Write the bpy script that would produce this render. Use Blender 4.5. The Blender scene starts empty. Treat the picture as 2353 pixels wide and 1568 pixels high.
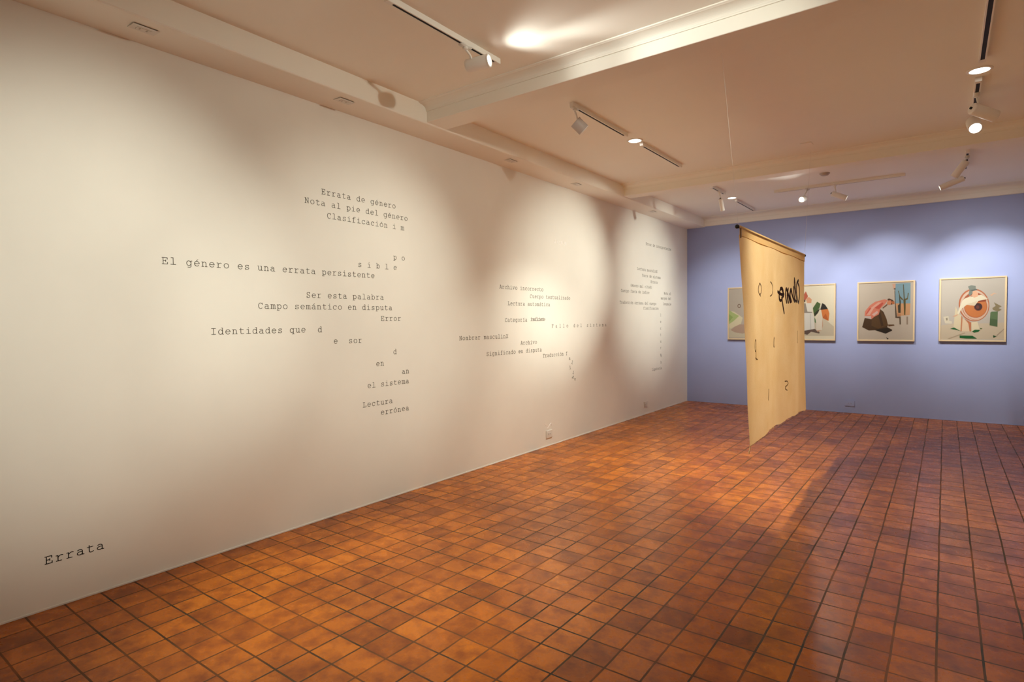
import bpy, bmesh, math, random
from mathutils import Vector, Matrix
random.seed(7)
SC = bpy.context.scene
COL = SC.collection
PI = math.pi

# ------------------------------------------------------------------ camera
EYE = Vector((3.7884, 0.0, 1.5))
RIGHT = Vector((0.80242257, 0.59666513, -0.01042776))
UP = Vector((-0.0120542, 0.03367661, 0.99936009))
FWD = Vector((-0.59663449, 0.80178339, -0.03421519))
cd = bpy.data.cameras.new('camera')
cam = bpy.data.objects.new('camera', cd); COL.objects.link(cam)
m = Matrix((RIGHT, UP, -FWD)).transposed().to_4x4(); m.translation = EYE
cam.matrix_world = m
cd.sensor_width = 36.0
cd.lens = 1336.7271 / 2353 * 36.0
cd.clip_start = 0.02
cd.dof.use_dof = True
cd.dof.focus_distance = 3.7
cd.dof.aperture_fstop = 3.4
SC.camera = cam

# ------------------------------------------------------------------ world, exposure
w = bpy.data.worlds.new('world'); SC.world = w; w.use_nodes = True
w.node_tree.nodes['Background'].inputs[0].default_value = (0.9, 0.85, 0.8, 1)
w.node_tree.nodes['Background'].inputs[1].default_value = 0.0
SC.view_settings.view_transform = 'Standard'
SC.view_settings.look = 'None'
SC.view_settings.gamma = 1.0
SC.view_settings.exposure = 0.3
SC.view_settings.use_curve_mapping = False
SC.cycles.max_bounces = 10
SC.cycles.diffuse_bounces = 7
SC.cycles.sample_clamp_indirect = 4.0

# ------------------------------------------------------------------ room measures (metres)
RX = 5.3          # right wall
Y0, Y1 = -1.8, 10.473
ZC = 3.299        # ceiling
ZS = 3.1426       # underside of the bulkhead along the left wall
WS = 0.3235       # its width
ZB = 3.155        # underside of the cross beams

# ------------------------------------------------------------------ lamps' light
WARM = (1.0, 1.0, 0.845)
COOL = (1.0, 1.0, 0.90)
def spot(name, loc, aim, power, size, blend=1.0, col=WARM, soft=0.035):
    l = bpy.data.lights.new(name, 'SPOT')
    l.energy = power; l.spot_size = math.radians(size); l.spot_blend = blend
    l.color = col; l.shadow_soft_size = soft
    o = bpy.data.objects.new(name, l); COL.objects.link(o)
    o.location = loc
    o.rotation_euler = (Vector(aim) - Vector(loc)).to_track_quat('-Z', 'Y').to_euler()
    return o
# wall washers on the right-hand track, thrown across the room onto the lettered wall
spot('wall_washer', (3.97, 1.35, 3.14), (0, 1.20, 1.68), 350, 41)
spot('wall_washer', (3.97, 2.75, 3.14), (0, 3.30, 2.00), 80, 96)
spot('wall_washer', (3.97, 3.95, 3.12), (0, 3.15, 1.60), 290, 42)
spot('wall_washer', (3.83, 8.20, 3.03), (0, 6.30, 2.05), 500, 35, 1.0)
spot('wall_washer', (3.69, 8.545, 3.00), (0, 8.70, 2.0), 310, 46)
# the lamp on the near left track grazes the ceiling and the first beam
spot('beam_spot', (1.42, 3.06, 3.175), (2.9, 3.46, 3.17), 52, 40, 1.0, COOL, 0.05)
spot('beam_spot', (1.42, 3.06, 3.175), (2.4, 3.25, 3.22), 10, 110, 1.0, COOL, 0.06)
# the lamp on the middle left track lights the hanging cloth from behind
spot('cloth_spot', (1.37, 4.33, 3.06), (2.6, 5.60, 1.25), 260, 66, 0.7)
# picture lights on the blue wall: each a core beam with a wide skirt of spill
for p, a, e, s, e2 in (((3.99, 8.78, 3.03), (4.25, 10.47, 1.75), 190, 60, 34), ((2.76, 8.88, 3.06), (3.10, 10.47, 1.80), 120, 62, 20),
                       ((2.14, 8.88, 3.06), (2.00, 10.47, 1.80), 112, 62, 20), ((1.29, 8.36, 2.98), (0.85, 10.47, 1.65), 105, 58, 22)):
    spot('picture_spot', p, a, e, s, 1.0, COOL)
    spot('picture_spill', p, a, e2, 104, 1.0, COOL)
# the two lamps whose lenses face the camera
spot('track_spot', (2.203, 8.70, 3.10), (2.03, 7.30, 2.68), 45, 84, 1.0, COOL)
spot('track_spot', (3.977, 6.18, 3.03), (4.20, 4.38, 1.64), 60, 60, 1.0, COOL)
# recessed downlights
for p, e, s in (((1.271, 5.484), 340, 105), ((3.97, 5.515), 110, 80), ((1.226, 8.958), 80, 110), ((1.27, 2.15), 245, 52), ((3.97, 2.0), 20, 90)):
    spot('downlight_spot', (p[0], p[1], 3.285), (p[0], p[1], 0), e, s, 0.9, WARM, 0.06)


# ------------------------------------------------------------------ materials
TC = [(0.36, 0.092, 0.0035), (0.45, 0.119, 0.0047), (0.53, 0.146, 0.006), (0.58, 0.168, 0.007), (0.54, 0.146, 0.006)]
def mat(name, col, rough=0.6, spec=0.4, metal=0.0, emit=None, estr=0.0):
    m = bpy.data.materials.new(name); m.use_nodes = True
    b = m.node_tree.nodes['Principled BSDF']
    b.inputs['Base Color'].default_value = (*col, 1)
    b.inputs['Roughness'].default_value = rough
    b.inputs['Specular IOR Level'].default_value = spec
    b.inputs['Metallic'].default_value = metal
    if emit:
        b.inputs['Emission Color'].default_value = (*emit, 1)
        b.inputs['Emission Strength'].default_value = estr
    return m
def N(m, t, **kw):
    n = m.node_tree.nodes.new(t)
    for k, v in kw.items(): setattr(n, k, v)
    return n
def L(m, a, b): m.node_tree.links.new(a, b)
def math_node(m, op, a, b=None):
    n = N(m, 'ShaderNodeMath', operation=op)
    for i, v in enumerate((a, b)):
        if v is None: continue
        if isinstance(v, (int, float)): n.inputs[i].default_value = v
        else: L(m, v, n.inputs[i])
    return n.outputs[0]
def mix_col(m, fac, a, b, blend='MIX'):
    n = N(m, 'ShaderNodeMix', data_type='RGBA', blend_type=blend)
    for s, v in ((n.inputs[0], fac), (n.inputs[6], a), (n.inputs[7], b)):
        if isinstance(v, (int, float)): s.default_value = v
        elif isinstance(v, tuple): s.default_value = (*v, 1)
        else: L(m, v, s)
    return n.outputs[2]
def ramp(m, src, p0, p1, c0=(0, 0, 0), c1=(1, 1, 1)):
    n = N(m, 'ShaderNodeValToRGB'); e = n.color_ramp.elements
    e[0].position, e[1].position = p0, p1
    e[0].color, e[1].color = (*c0, 1), (*c1, 1)
    L(m, src, n.inputs[0]); return n.outputs[0]
def srgb(c):
    return tuple(((v / 255) / 12.92 if v / 255 <= 0.04045 else ((v / 255 + 0.055) / 1.055) ** 2.4) for v in c)

def plaster(name, col, rough=0.75, bump=0.06, var=0.06):
    m = mat(name, col, rough, 0.25); b = m.node_tree.nodes['Principled BSDF']
    tc = N(m, 'ShaderNodeTexCoord')
    n1 = N(m, 'ShaderNodeTexNoise'); n1.inputs['Scale'].default_value = 1.3; n1.inputs['Detail'].default_value = 6
    n2 = N(m, 'ShaderNodeTexNoise'); n2.inputs['Scale'].default_value = 55; n2.inputs['Detail'].default_value = 5
    L(m, tc.outputs['Object'], n1.inputs['Vector']); L(m, tc.outputs['Object'], n2.inputs['Vector'])
    f = ramp(m, n1.outputs['Fac'], 0.35, 0.7)
    c = mix_col(m, f, tuple(v * (1 - var) for v in col), col)
    L(m, c, b.inputs['Base Color'])
    bp = N(m, 'ShaderNodeBump'); bp.inputs['Strength'].default_value = bump; bp.inputs['Distance'].default_value = 0.004
    L(m, n2.outputs['Fac'], bp.inputs['Height']); L(m, bp.outputs[0], b.inputs['Normal'])
    return m

M_WALL = plaster('white_wall_paint', (0.88, 0.865, 0.81))
M_CEIL = plaster('white_ceiling_paint', (0.93, 0.91, 0.84), var=0.02)
M_BLUE = plaster('blue_wall_paint', (0.325, 0.375, 0.635), 0.6)
M_SIDE = plaster('side_wall_paint', (0.72, 0.68, 0.58))
M_TRIM = plaster('white_trim_paint', (0.82, 0.80, 0.76), 0.5, 0.03, 0.03)

def tile_material():
    m = mat('terracotta_tiles', (0.4, 0.14, 0.04), 0.4, 0.28); b = m.node_tree.nodes['Principled BSDF']
    tc = N(m, 'ShaderNodeTexCoord')
    wob = N(m, 'ShaderNodeTexNoise'); wob.inputs['Scale'].default_value = 2.6; wob.inputs['Detail'].default_value = 3
    L(m, tc.outputs['Object'], wob.inputs['Vector'])
    sub = N(m, 'ShaderNodeVectorMath', operation='SUBTRACT'); sub.inputs[1].default_value = (0.5, 0.5, 0.5)
    L(m, wob.outputs['Color'], sub.inputs[0])
    scl = N(m, 'ShaderNodeVectorMath', operation='SCALE'); scl.inputs['Scale'].default_value = 0.013
    L(m, sub.outputs[0], scl.inputs[0])
    add = N(m, 'ShaderNodeVectorMath', operation='ADD')
    L(m, tc.outputs['Object'], add.inputs[0]); L(m, scl.outputs[0], add.inputs[1])
    mp = N(m, 'ShaderNodeMapping'); mp.inputs['Location'].default_value = (0.0, -0.019, 0)
    L(m, add.outputs[0], mp.inputs['Vector'])
    br = N(m, 'ShaderNodeTexBrick'); br.offset = 0.0; br.squash = 1.0
    br.inputs['Scale'].default_value = 1.0
    br.inputs['Brick Width'].default_value = 0.1642
    br.inputs['Row Height'].default_value = 0.1678
    br.inputs['Mortar Size'].default_value = 0.0052
    br.inputs['Mortar Smooth'].default_value = 0.2
    br.inputs['Bias'].default_value = 0.0
    br.inputs['Color1'].default_value = (0, 0, 0, 1); br.inputs['Color2'].default_value = (1, 1, 1, 1)
    br.inputs['Mortar'].default_value = (0.5, 0.5, 0.5, 1)
    L(m, mp.outputs[0], br.inputs['Vector'])
    sp = N(m, 'ShaderNodeSeparateColor'); L(m, br.outputs['Color'], sp.inputs[0])
    tile = N(m, 'ShaderNodeValToRGB'); r = tile.color_ramp
    r.elements[0].position = 0.0; r.elements[0].color = (*TC[0], 1)
    r.elements[1].position = 1.0; r.elements[1].color = (*TC[4], 1)
    for p, c in ((0.25, TC[1]), (0.55, TC[2]), (0.8, TC[3])):
        e = r.elements.new(p); e.color = (*c, 1)
    L(m, sp.outputs[0], tile.inputs[0])
    # burnt clouds inside the tiles and worn, dirty areas across them
    n1 = N(m, 'ShaderNodeTexNoise'); n1.inputs['Scale'].default_value = 9; n1.inputs['Detail'].default_value = 7; n1.inputs['Roughness'].default_value = 0.62
    n2 = N(m, 'ShaderNodeTexNoise'); n2.inputs['Scale'].default_value = 1.15; n2.inputs['Detail'].default_value = 5
    n3 = N(m, 'ShaderNodeTexNoise'); n3.inputs['Scale'].default_value = 70; n3.inputs['Detail'].default_value = 5
    for n in (n1, n2, n3): L(m, tc.outputs['Object'], n.inputs['Vector'])
    c = mix_col(m, ramp(m, n1.outputs['Fac'], 0.44, 0.68), tile.outputs[0], (0.52, 0.42, 0.32), 'MULTIPLY')
    c = mix_col(m, ramp(m, n2.outputs['Fac'], 0.46, 0.72), c, (0.58, 0.52, 0.45), 'MULTIPLY')
    c = mix_col(m, ramp(m, n3.outputs['Fac'], 0.40, 0.75), c, (0.85, 0.82, 0.78), 'MULTIPLY')
    # joints: cement, darker where dirt has gathered
    j = mix_col(m, ramp(m, n1.outputs['Fac'], 0.40, 0.60), (0.030, 0.018, 0.006), (0.085, 0.042, 0.014))
    # some joints are nearly closed with dust of the tile's own colour
    n4 = N(m, 'ShaderNodeTexNoise'); n4.inputs['Scale'].default_value = 2.3; n4.inputs['Detail'].default_value = 3
    L(m, tc.outputs['Object'], n4.inputs['Vector'])
    jf = math_node(m, 'MULTIPLY', br.outputs['Fac'], math_node(m, 'ADD', 0.6, math_node(m, 'MULTIPLY', ramp(m, n4.outputs['Fac'], 0.35, 0.6), 0.4)))
    c = mix_col(m, jf, c, j)
    L(m, c, b.inputs['Base Color'])
    rr = math_node(m, 'ADD', math_node(m, 'MULTIPLY', n1.outputs['Fac'], 0.16), 0.20)
    rr = math_node(m, 'ADD', rr, math_node(m, 'MULTIPLY', br.outputs['Fac'], 0.35))
    L(m, rr, b.inputs['Roughness'])
    h = math_node(m, 'SUBTRACT', math_node(m, 'MULTIPLY', n1.outputs['Fac'], 0.06), br.outputs['Fac'])
    h = math_node(m, 'ADD', h, math_node(m, 'MULTIPLY', n3.outputs['Fac'], 0.05))
    bp = N(m, 'ShaderNodeBump'); bp.inputs['Strength'].default_value = 0.35; bp.inputs['Distance'].default_value = 0.004
    L(m, h, bp.inputs['Height']); L(m, bp.outputs[0], b.inputs['Normal'])
    return m
M_FLOOR = tile_material()

M_LAMP = mat('white_lamp_enamel', (0.88, 0.865, 0.82), 0.45)
M_TRACK = mat('white_track_enamel', (0.86, 0.84, 0.79), 0.5)
M_SLOT = mat('dark_track_slot', (0.014, 0.010, 0.007), 0.6, 0.2)
M_GREY = mat('grey_lamp_enamel', (0.56, 0.53, 0.52), 0.5)
M_KNOB = mat('black_plastic', (0.015, 0.014, 0.013), 0.5)
M_LENS = mat('lit_lens', (0.9, 0.9, 0.9), 0.3, emit=(1.0, 0.97, 0.90), estr=6.0)
M_CLEAR = mat('clear_plastic', (0.75, 0.72, 0.68), 0.15, 0.6)
M_PLATE = mat('white_plate_plastic', (0.78, 0.765, 0.72), 0.45)
M_SOCKET = mat('socket_shadow_plastic', (0.16, 0.13, 0.09), 0.6)
M_INK = mat('black_vinyl', (0.065, 0.052, 0.032), 0.55, 0.3)
M_BIGINK = mat('deep_black_vinyl', (0.008, 0.007, 0.007), 0.5, 0.3)
M_WHITE = mat('white_relief_acrylic', (0.97, 0.965, 0.95), 0.4)
M_WOOD = mat('pale_ash_wood', (0.60, 0.46, 0.29), 0.5)
M_BRUSH = mat('brown_brush_ink', (0.060, 0.024, 0.008), 0.7, 0.2)
M_THREAD = mat('stitched_brown_thread', (0.19, 0.095, 0.022), 0.7, 0.2)
M_SEAM = mat('tan_seam_thread', (0.52, 0.33, 0.15), 0.8, 0.1)
M_WIRE = mat('clear_nylon_line', (0.85, 0.83, 0.8), 0.25, 0.6)

def cloth_material(name, col, back, share):
    m = bpy.data.materials.new(name); m.use_nodes = True
    nt = m.node_tree; nt.nodes.clear()
    out = N(m, 'ShaderNodeOutputMaterial')
    tc = N(m, 'ShaderNodeTexCoord')
    n1 = N(m, 'ShaderNodeTexNoise'); n1.inputs['Scale'].default_value = 3.5; n1.inputs['Detail'].default_value = 6
    n2 = N(m, 'ShaderNodeTexNoise'); n2.inputs['Scale'].default_value = 160; n2.inputs['Detail'].default_value = 2
    L(m, tc.outputs['Object'], n1.inputs['Vector']); L(m, tc.outputs['Object'], n2.inputs['Vector'])
    def tint(c):
        a = mix_col(m, ramp(m, n1.outputs['Fac'], 0.35, 0.75), c, tuple(v * f for v, f in zip(c, (0.92, 0.86, 0.74))))
        return mix_col(m, ramp(m, n2.outputs['Fac'], 0.35, 0.7), a, (0.93, 0.92, 0.9), 'MULTIPLY')
    d = N(m, 'ShaderNodeBsdfDiffuse'); t = N(m, 'ShaderNodeBsdfTranslucent')
    L(m, tint(col), d.inputs['Color']); L(m, tint(back), t.inputs['Color'])
    mx = N(m, 'ShaderNodeMixShader'); mx.inputs[0].default_value = share
    L(m, d.outputs[0], mx.inputs[1]); L(m, t.outputs[0], mx.inputs[2]); L(m, mx.outputs[0], out.inputs['Surface'])
    return m
M_CLOTH = cloth_material('unbleached_cotton', (0.82, 0.66, 0.42), (0.80, 0.57, 0.31), 0.5)
M_HEM = cloth_material('doubled_cotton_hem', (0.80, 0.62, 0.38), (0.74, 0.48, 0.22), 0.45)

# ------------------------------------------------------------------ mesh helpers
def build(name, bm, m, parent=None, smooth=False, kind=None):
    me = bpy.data.meshes.new(name); bm.normal_update(); bm.to_mesh(me); bm.free()
    for mm in (m if isinstance(m, (list, tuple)) else [m]): me.materials.append(mm)
    if smooth:
        for p in me.polygons: p.use_smooth = True
    o = bpy.data.objects.new(name, me); COL.objects.link(o)
    if parent: o.parent = parent
    if kind: o['kind'] = kind
    return o
def thing(name, label, cat, loc, group=None):
    o = bpy.data.objects.new(name, None); COL.objects.link(o)
    o.empty_display_size = 0.05; o.location = loc
    return tag(o, label, cat, group)
def tag(o, label, cat, group=None):
    o['label'] = label; o['category'] = cat
    if group: o['group'] = group
    return o
def box(bm, a, b, bev=0.0):
    a, b = Vector(a), Vector(b)
    r = bmesh.ops.create_cube(bm, size=1)
    for v in r['verts']:
        v.co = Vector([(a[i] + b[i]) / 2 + v.co[i] * abs(b[i] - a[i]) for i in range(3)])
    if bev:
        es = list({e for v in r['verts'] for e in v.link_edges})
        bmesh.ops.bevel(bm, geom=es, offset=bev, segments=2, affect='EDGES')
def frame_of(axis):
    z = Vector(axis).normalized()
    x = Vector((0, 0, 1)).cross(z)
    if x.length < 1e-4: x = Vector((1, 0, 0))
    x.normalize(); return x, z.cross(x), z
def lathe(bm, p, axis, prof, n=32):
    """revolve (distance along axis, radius) pairs about the axis through p"""
    x, y, z = frame_of(axis); p = Vector(p); rings = []
    for d, r in prof:
        if r < 1e-6: rings.append([bm.verts.new(p + z * d)])
        else: rings.append([bm.verts.new(p + z * d + (x * math.cos(2 * PI * k / n) + y * math.sin(2 * PI * k / n)) * r) for k in range(n)])
    for a, b in zip(rings, rings[1:]):
        for k in range(n):
            q = [a[k % len(a)], a[(k + 1) % len(a)], b[(k + 1) % len(b)], b[k % len(b)]]
            u = []
            for v in q:
                if v not in u: u.append(v)
            if len(u) > 2: bm.faces.new(u)
def tube(bm, pts, r, n=8):
    pts = [Vector(p) for p in pts]; rings = []
    for i, p in enumerate(pts):
        d = (pts[min(i + 1, len(pts) - 1)] - pts[max(i - 1, 0)])
        x, y, z = frame_of(d)
        rings.append([bm.verts.new(p + (x * math.cos(2 * PI * k / n) + y * math.sin(2 * PI * k / n)) * r) for k in range(n)])
    for a, b in zip(rings, rings[1:]):
        for k in range(n): bm.faces.new([a[k], a[(k + 1) % n], b[(k + 1) % n], b[k]])
    bm.faces.new(rings[0][::-1]); bm.faces.new(rings[-1])
def prism(bm, prof, x0, x1):
    """profile of (y, z) pairs swept along x"""
    a = [bm.verts.new((x0, y, z)) for y, z in prof]; b = [bm.verts.new((x1, y, z)) for y, z in prof]
    n = len(prof)
    for i in range(n): bm.faces.new([a[i], a[(i + 1) % n], b[(i + 1) % n], b[i]])
    bm.faces.new(a[::-1]); bm.faces.new(b)
    bmesh.ops.recalc_face_normals(bm, faces=bm.faces[:])

# ------------------------------------------------------------------ the room
bm = bmesh.new(); box(bm, (-0.2, Y0 - 0.2, -0.12), (RX + 0.2, Y1 + 0.2, 0)); build('floor', bm, M_FLOOR, kind='structure')
bm = bmesh.new(); box(bm, (-0.2, Y0 - 0.2, ZC), (RX + 0.2, Y1 + 0.2, ZC + 0.15)); build('ceiling', bm, M_CEIL, kind='structure')
bm = bmesh.new(); box(bm, (-0.2, Y0, 0), (0, Y1, ZC)); build('wall_left', bm, M_WALL, kind='structure')
bm = bmesh.new(); box(bm, (-0.2, Y1, 0), (RX + 0.2, Y1 + 0.2, ZC)); build('wall_back', bm, M_BLUE, kind='structure')
bm = bmesh.new(); box(bm, (RX, Y0, 0), (RX + 0.2, Y1, ZC)); build('wall_right', bm, M_SIDE, kind='structure')
bm = bmesh.new(); box(bm, (-0.2, Y0 - 0.2, 0), (RX + 0.2, Y0, ZC)); build('wall_front', bm, M_SIDE, kind='structure')
# bulkhead along the left wall, with a slightly rounded lower edge
bm = bmesh.new()
pr = [(0.0, ZS), (WS - 0.010, ZS), (WS - 0.003, ZS + 0.003), (WS, ZS + 0.010), (WS, ZC), (0.0, ZC)]
a = [bm.verts.new((x, Y0, z)) for x, z in pr]; b = [bm.verts.new((x, Y1, z)) for x, z in pr]
for i in range(len(pr)): bm.faces.new([a[i], a[(i + 1) % len(pr)], b[(i + 1) % len(pr)], b[i]])
bm.faces.new(a[::-1]); bm.faces.new(b); bmesh.ops.recalc_face_normals(bm, faces=bm.faces[:])
build('trim_1', bm, M_CEIL, kind='structure')
def cove(y, zt, out, drop, s):
    """crown moulding: from the ceiling at y + s*out, curving down to the face at y, drop below the ceiling"""
    p = [(y + s * out, zt), (y + s * out, zt - 0.007), (y + s * (out - 0.010), zt - 0.010)]
    for k in range(9):
        t = k / 8 * PI / 2
        p.append((y + s * (0.012 + (out - 0.026) * (1 - math.sin(t))), zt - 0.012 - (drop - 0.024) * (1 - math.cos(t))))
    p += [(y + s * 0.010, zt - drop + 0.008), (y + s * 0.010, zt - drop), (y, zt - drop)]
    return p
def beam(name, yn, yf):
    bm = bmesh.new()
    pr = cove(yn, ZC, 0.092, 0.058, -1) + [(yn, ZB + 0.003), (yn + 0.003, ZB), (yf, ZB), (yf, ZB + 0.02), (yf + 0.012, ZB + 0.022), (yf + 0.014, ZB + 0.034), (yf + 0.02, ZB + 0.036)] + \
         [(yf + 0.085, ZC - 0.012), (yf + 0.092, ZC)]
    prism(bm, pr, WS - 0.01, RX)
    return build(name, bm, M_CEIL, kind='structure')
beam('trim_2', 3.507, 3.740)
beam('trim_3', 7.200, 7.385)
bm = bmesh.new()
prism(bm, [(Y1, ZC)] + cove(Y1 - 0.028, ZC, 0.112, 0.075, -1) + [(Y1 - 0.028, 3.163), (Y1 - 0.018, 3.1535), (Y1, 3.1535)], 0.0, RX)
build('trim_4', bm, M_TRIM, kind='structure')
# thin line of paint and caulk where the walls meet the floor
bm = bmesh.new(); box(bm, (0, Y0, 0), (0.006, Y1, 0.012), 0.002); build('baseboard_left', bm, M_TRIM, kind='structure')
bm = bmesh.new(); box(bm, (0.006, Y1 - 0.006, 0), (RX, Y1, 0.010), 0.002); build('baseboard_back', bm, M_BLUE, kind='structure')

# ------------------------------------------------------------------ lighting tracks
def track(p, q, label, w=0.034, h=0.034, slots=None):
    """surface track along x or y; dark slot on its underside"""
    p, q = Vector(p), Vector(q); d = (q - p).normalized(); s = Vector((-d.y, d.x, 0))
    ln = (q - p).length
    t = thing('lighting_track', label, 'lighting track', (p.x, p.y, ZC), 'lighting tracks on the ceiling')
    def bx(bm, u0, u1, v0, v1, z0, z1, bev=0):
        a = d * u0 + s * v0; b = d * u1 + s * v1
        lo = (min(a.x, b.x), min(a.y, b.y), z0); hi = (max(a.x, b.x), max(a.y, b.y), z1)
        box(bm, lo, hi, bev)
    bm = bmesh.new()
    bx(bm, 0, ln, -w / 2, -w / 2 + 0.008, -h, 0); bx(bm, 0, ln, w / 2 - 0.008, w / 2, -h, 0); bx(bm, 0, ln, -w / 2 + 0.008, w / 2 - 0.008, -0.012, 0)
    build('rail', bm, M_TRACK, t)
    for e in (0, 1):
        bm = bmesh.new(); u = -0.001 if e == 0 else ln - 0.049
        bx(bm, u, u + 0.05, -w / 2 - 0.001, w / 2 + 0.001, -h - 0.0015, 0, 0.002)
        build('end_cap', bm, M_TRACK, t)
    for a, b in (slots or [(0.05, ln - 0.05)]):
        bm = bmesh.new(); bx(bm, a, b, -w / 2 + 0.008, w / 2 - 0.008, -h + 0.002, -h + 0.006)
        build('slot', bm, M_SLOT, t)
    return t
track((1.305, 2.21, 0), (1.305, 3.215, 0), 'white lighting track nearest the camera above the largest block of lettering')
track((1.30, 4.20, 0), (1.30, 5.225, 0), 'white lighting track between first beam and round downlight, diamond-shaped lamp at its near end')
track((1.30, 5.575, 0), (1.30, 6.665, 0), 'short empty white lighting track just beyond the left recessed downlight')
track((1.255, 7.93, 0), (1.255, 8.50, 0), 'short white lighting track holding a down-tilted lamp in the far left ceiling bay')
track((1.25, 9.08, 0), (1.25, 10.12, 0), 'white lighting track between far downlight and blue wall')
track((1.84, 8.85, 0), (3.37, 8.85, 0), 'lighting track running crosswise in front of the blue wall', slots=[(0.05, 0.36), (0.43, 0.70), (0.80, 1.48)])
track((3.975, 3.85, 0), (3.975, 5.26, 0), 'lighting track with wide dark slot at upper right of the photo', w=0.040)
track((3.97, 5.66, 0), (3.97, 6.62, 0), 'lighting track carrying two lamps beyond the right recessed downlight', w=0.040)
track((3.965, 8.02, 0), (3.965, 8.95, 0), 'lighting track carrying two lamps at far right before the blue wall', w=0.036)

# ------------------------------------------------------------------ track lamps
def lamp(name, label, tpos, centre, aim, length=0.16, rad=0.041, lit=True, knob=True, box_body=False, clear=False):
    """adapter in the track, stem, tilting head with a lens in a rim"""
    tp, c = Vector(tpos), Vector(centre); ax = Vector(aim).normalized()
    t = thing(name, label, 'track lamp', (tp.x, tp.y, ZC - 0.034), 'lamps on the lighting tracks')
    o = t.location.copy()
    bm = bmesh.new()
    box(bm, tp - o + Vector((-0.019, -0.048, -0.010)), tp - o + Vector((0.019, 0.048, 0.006)), 0.003)
    lathe(bm, tp - o + Vector((0, 0, -0.010)), (0, 0, -1), [(0, 0), (0, 0.017), (0.012, 0.017), (0.015, 0.012), (0.015, 0)], 20)
    build('adapter', bm, M_CLEAR if clear else M_LAMP, t, True)
    back = c - ax * length / 2
    side = ax.cross(Vector((0, 0, 1)))
    side = side.normalized() if side.length > 0.1 else Vector((1, 0, 0))
    bm = bmesh.new()
    j = c - ax * length * 0.18
    tube(bm, [tp - o + Vector((0, 0, -0.02)), (tp + j) / 2 - o + Vector((0, 0, 0.004)), j - o], 0.0075, 10)
    build('stem', bm, M_LAMP, t, True)
    bm = bmesh.new(); bo = back - o
    if box_body:
        lathe(bm, bo, ax, [(0, 0), (0, rad * 0.97), (0.004, rad), (length - 0.004, rad), (length, rad * 0.96), (length, rad * 0.86), (length - 0.02, rad * 0.84), (length - 0.02, 0)], 40)
    else:
        lathe(bm, bo, ax, [(0, 0), (0, rad * 0.86), (0.006, rad * 0.97), (0.012, rad), (length - 0.004, rad), (length, rad * 0.97), (length, rad * 0.86), (length - 0.018, rad * 0.82), (length - 0.018, 0)], 40)
    hd = build('housing', bm, M_GREY if box_body else M_LAMP, t, True)
    for p in hd.data.polygons: p.use_smooth = True
    bm = bmesh.new()
    lathe(bm, bo + ax * (length - 0.0165), ax, [(0, 0), (0, rad * 0.80), (0.004, rad * 0.78), (0.007, rad * 0.5), (0.008, 0)], 32)
    build('lens', bm, M_LENS if lit else M_CLEAR, t, True)
    bm = bmesh.new()
    lathe(bm, bo + ax * (length - 0.006), ax, [(0, rad * 0.84), (0, rad * 1.02), (0.008, rad * 1.02), (0.008, rad * 0.84), (0, rad * 0.84)], 40)
    build('rim', bm, M_LAMP, t, True)
    if knob:
        bm = bmesh.new(); lathe(bm, bo - ax * 0.012, ax, [(0, 0), (0, 0.010), (0.014, 0.010)], 14); build('knob', bm, M_KNOB, t, True)
    return t
lamp('track_lamp', 'white cylinder lamp with glowing lens facing right on the nearest left track', (1.305, 2.87, ZC - 0.034), (1.312, 2.985, 3.192), (0.975, 0.25, 0.05), 0.165, 0.041, knob=False)
lamp('track_lamp', 'lamp seen from behind as a greyish diamond under the middle left track', (1.30, 4.25, ZC - 0.034), (1.318, 4.30, 3.125), (1.3, 1.35, -1.72), 0.105, 0.051, box_body=True, knob=False)
lamp('track_lamp', 'slim white lamp with dark back, tilted down beside the far left downlight', (1.255, 8.27, ZC - 0.034), (1.268, 8.32, 3.095), (0.08, 0.75, -1.5), 0.17, 0.029, lit=False)
lamp('track_lamp', 'lamp with full round white lens facing the camera on the crosswise track', (2.26, 8.85, ZC - 0.034), (2.215, 8.80, 3.125), (-0.12, -1.0, -0.30), 0.13, 0.040, clear=True, knob=False)
lamp('track_lamp', 'lamp with thin bright lens edge facing right on the crosswise track', (2.59, 8.85, ZC - 0.034), (2.640, 8.86, 3.120), (1.0, 0.10, -0.48), 0.19, 0.036)
lamp('track_lamp', 'white cylinder lamp aimed right with black knob on its back, near right edge', (3.97, 5.98, ZC - 0.034), (4.015, 6.02, 3.125), (0.78, 0.58, -0.33), 0.20, 0.045, lit=False)
lamp('track_lamp', 'lamp with round glowing lens tilted down below the right-aimed white cylinder', (3.97, 6.40, ZC - 0.034), (3.965, 6.28, 3.105), (0.10, -0.80, -0.62), 0.15, 0.050, knob=False)
lamp('track_lamp', 'bright white lamp hanging from a clear adapter at far right, tilted down left', (3.965, 8.22, ZC - 0.034), (3.905, 8.20, 3.135), (-0.50, 0.10, -0.72), 0.19, 0.038, clear=True, lit=False)
lamp('track_lamp', 'lowest far right lamp, slim cylinder with lit lens edge pointing left', (3.965, 8.60, ZC - 0.034), (3.835, 8.56, 3.055), (-0.95, -0.10, -0.36), 0.24, 0.034)

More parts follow.
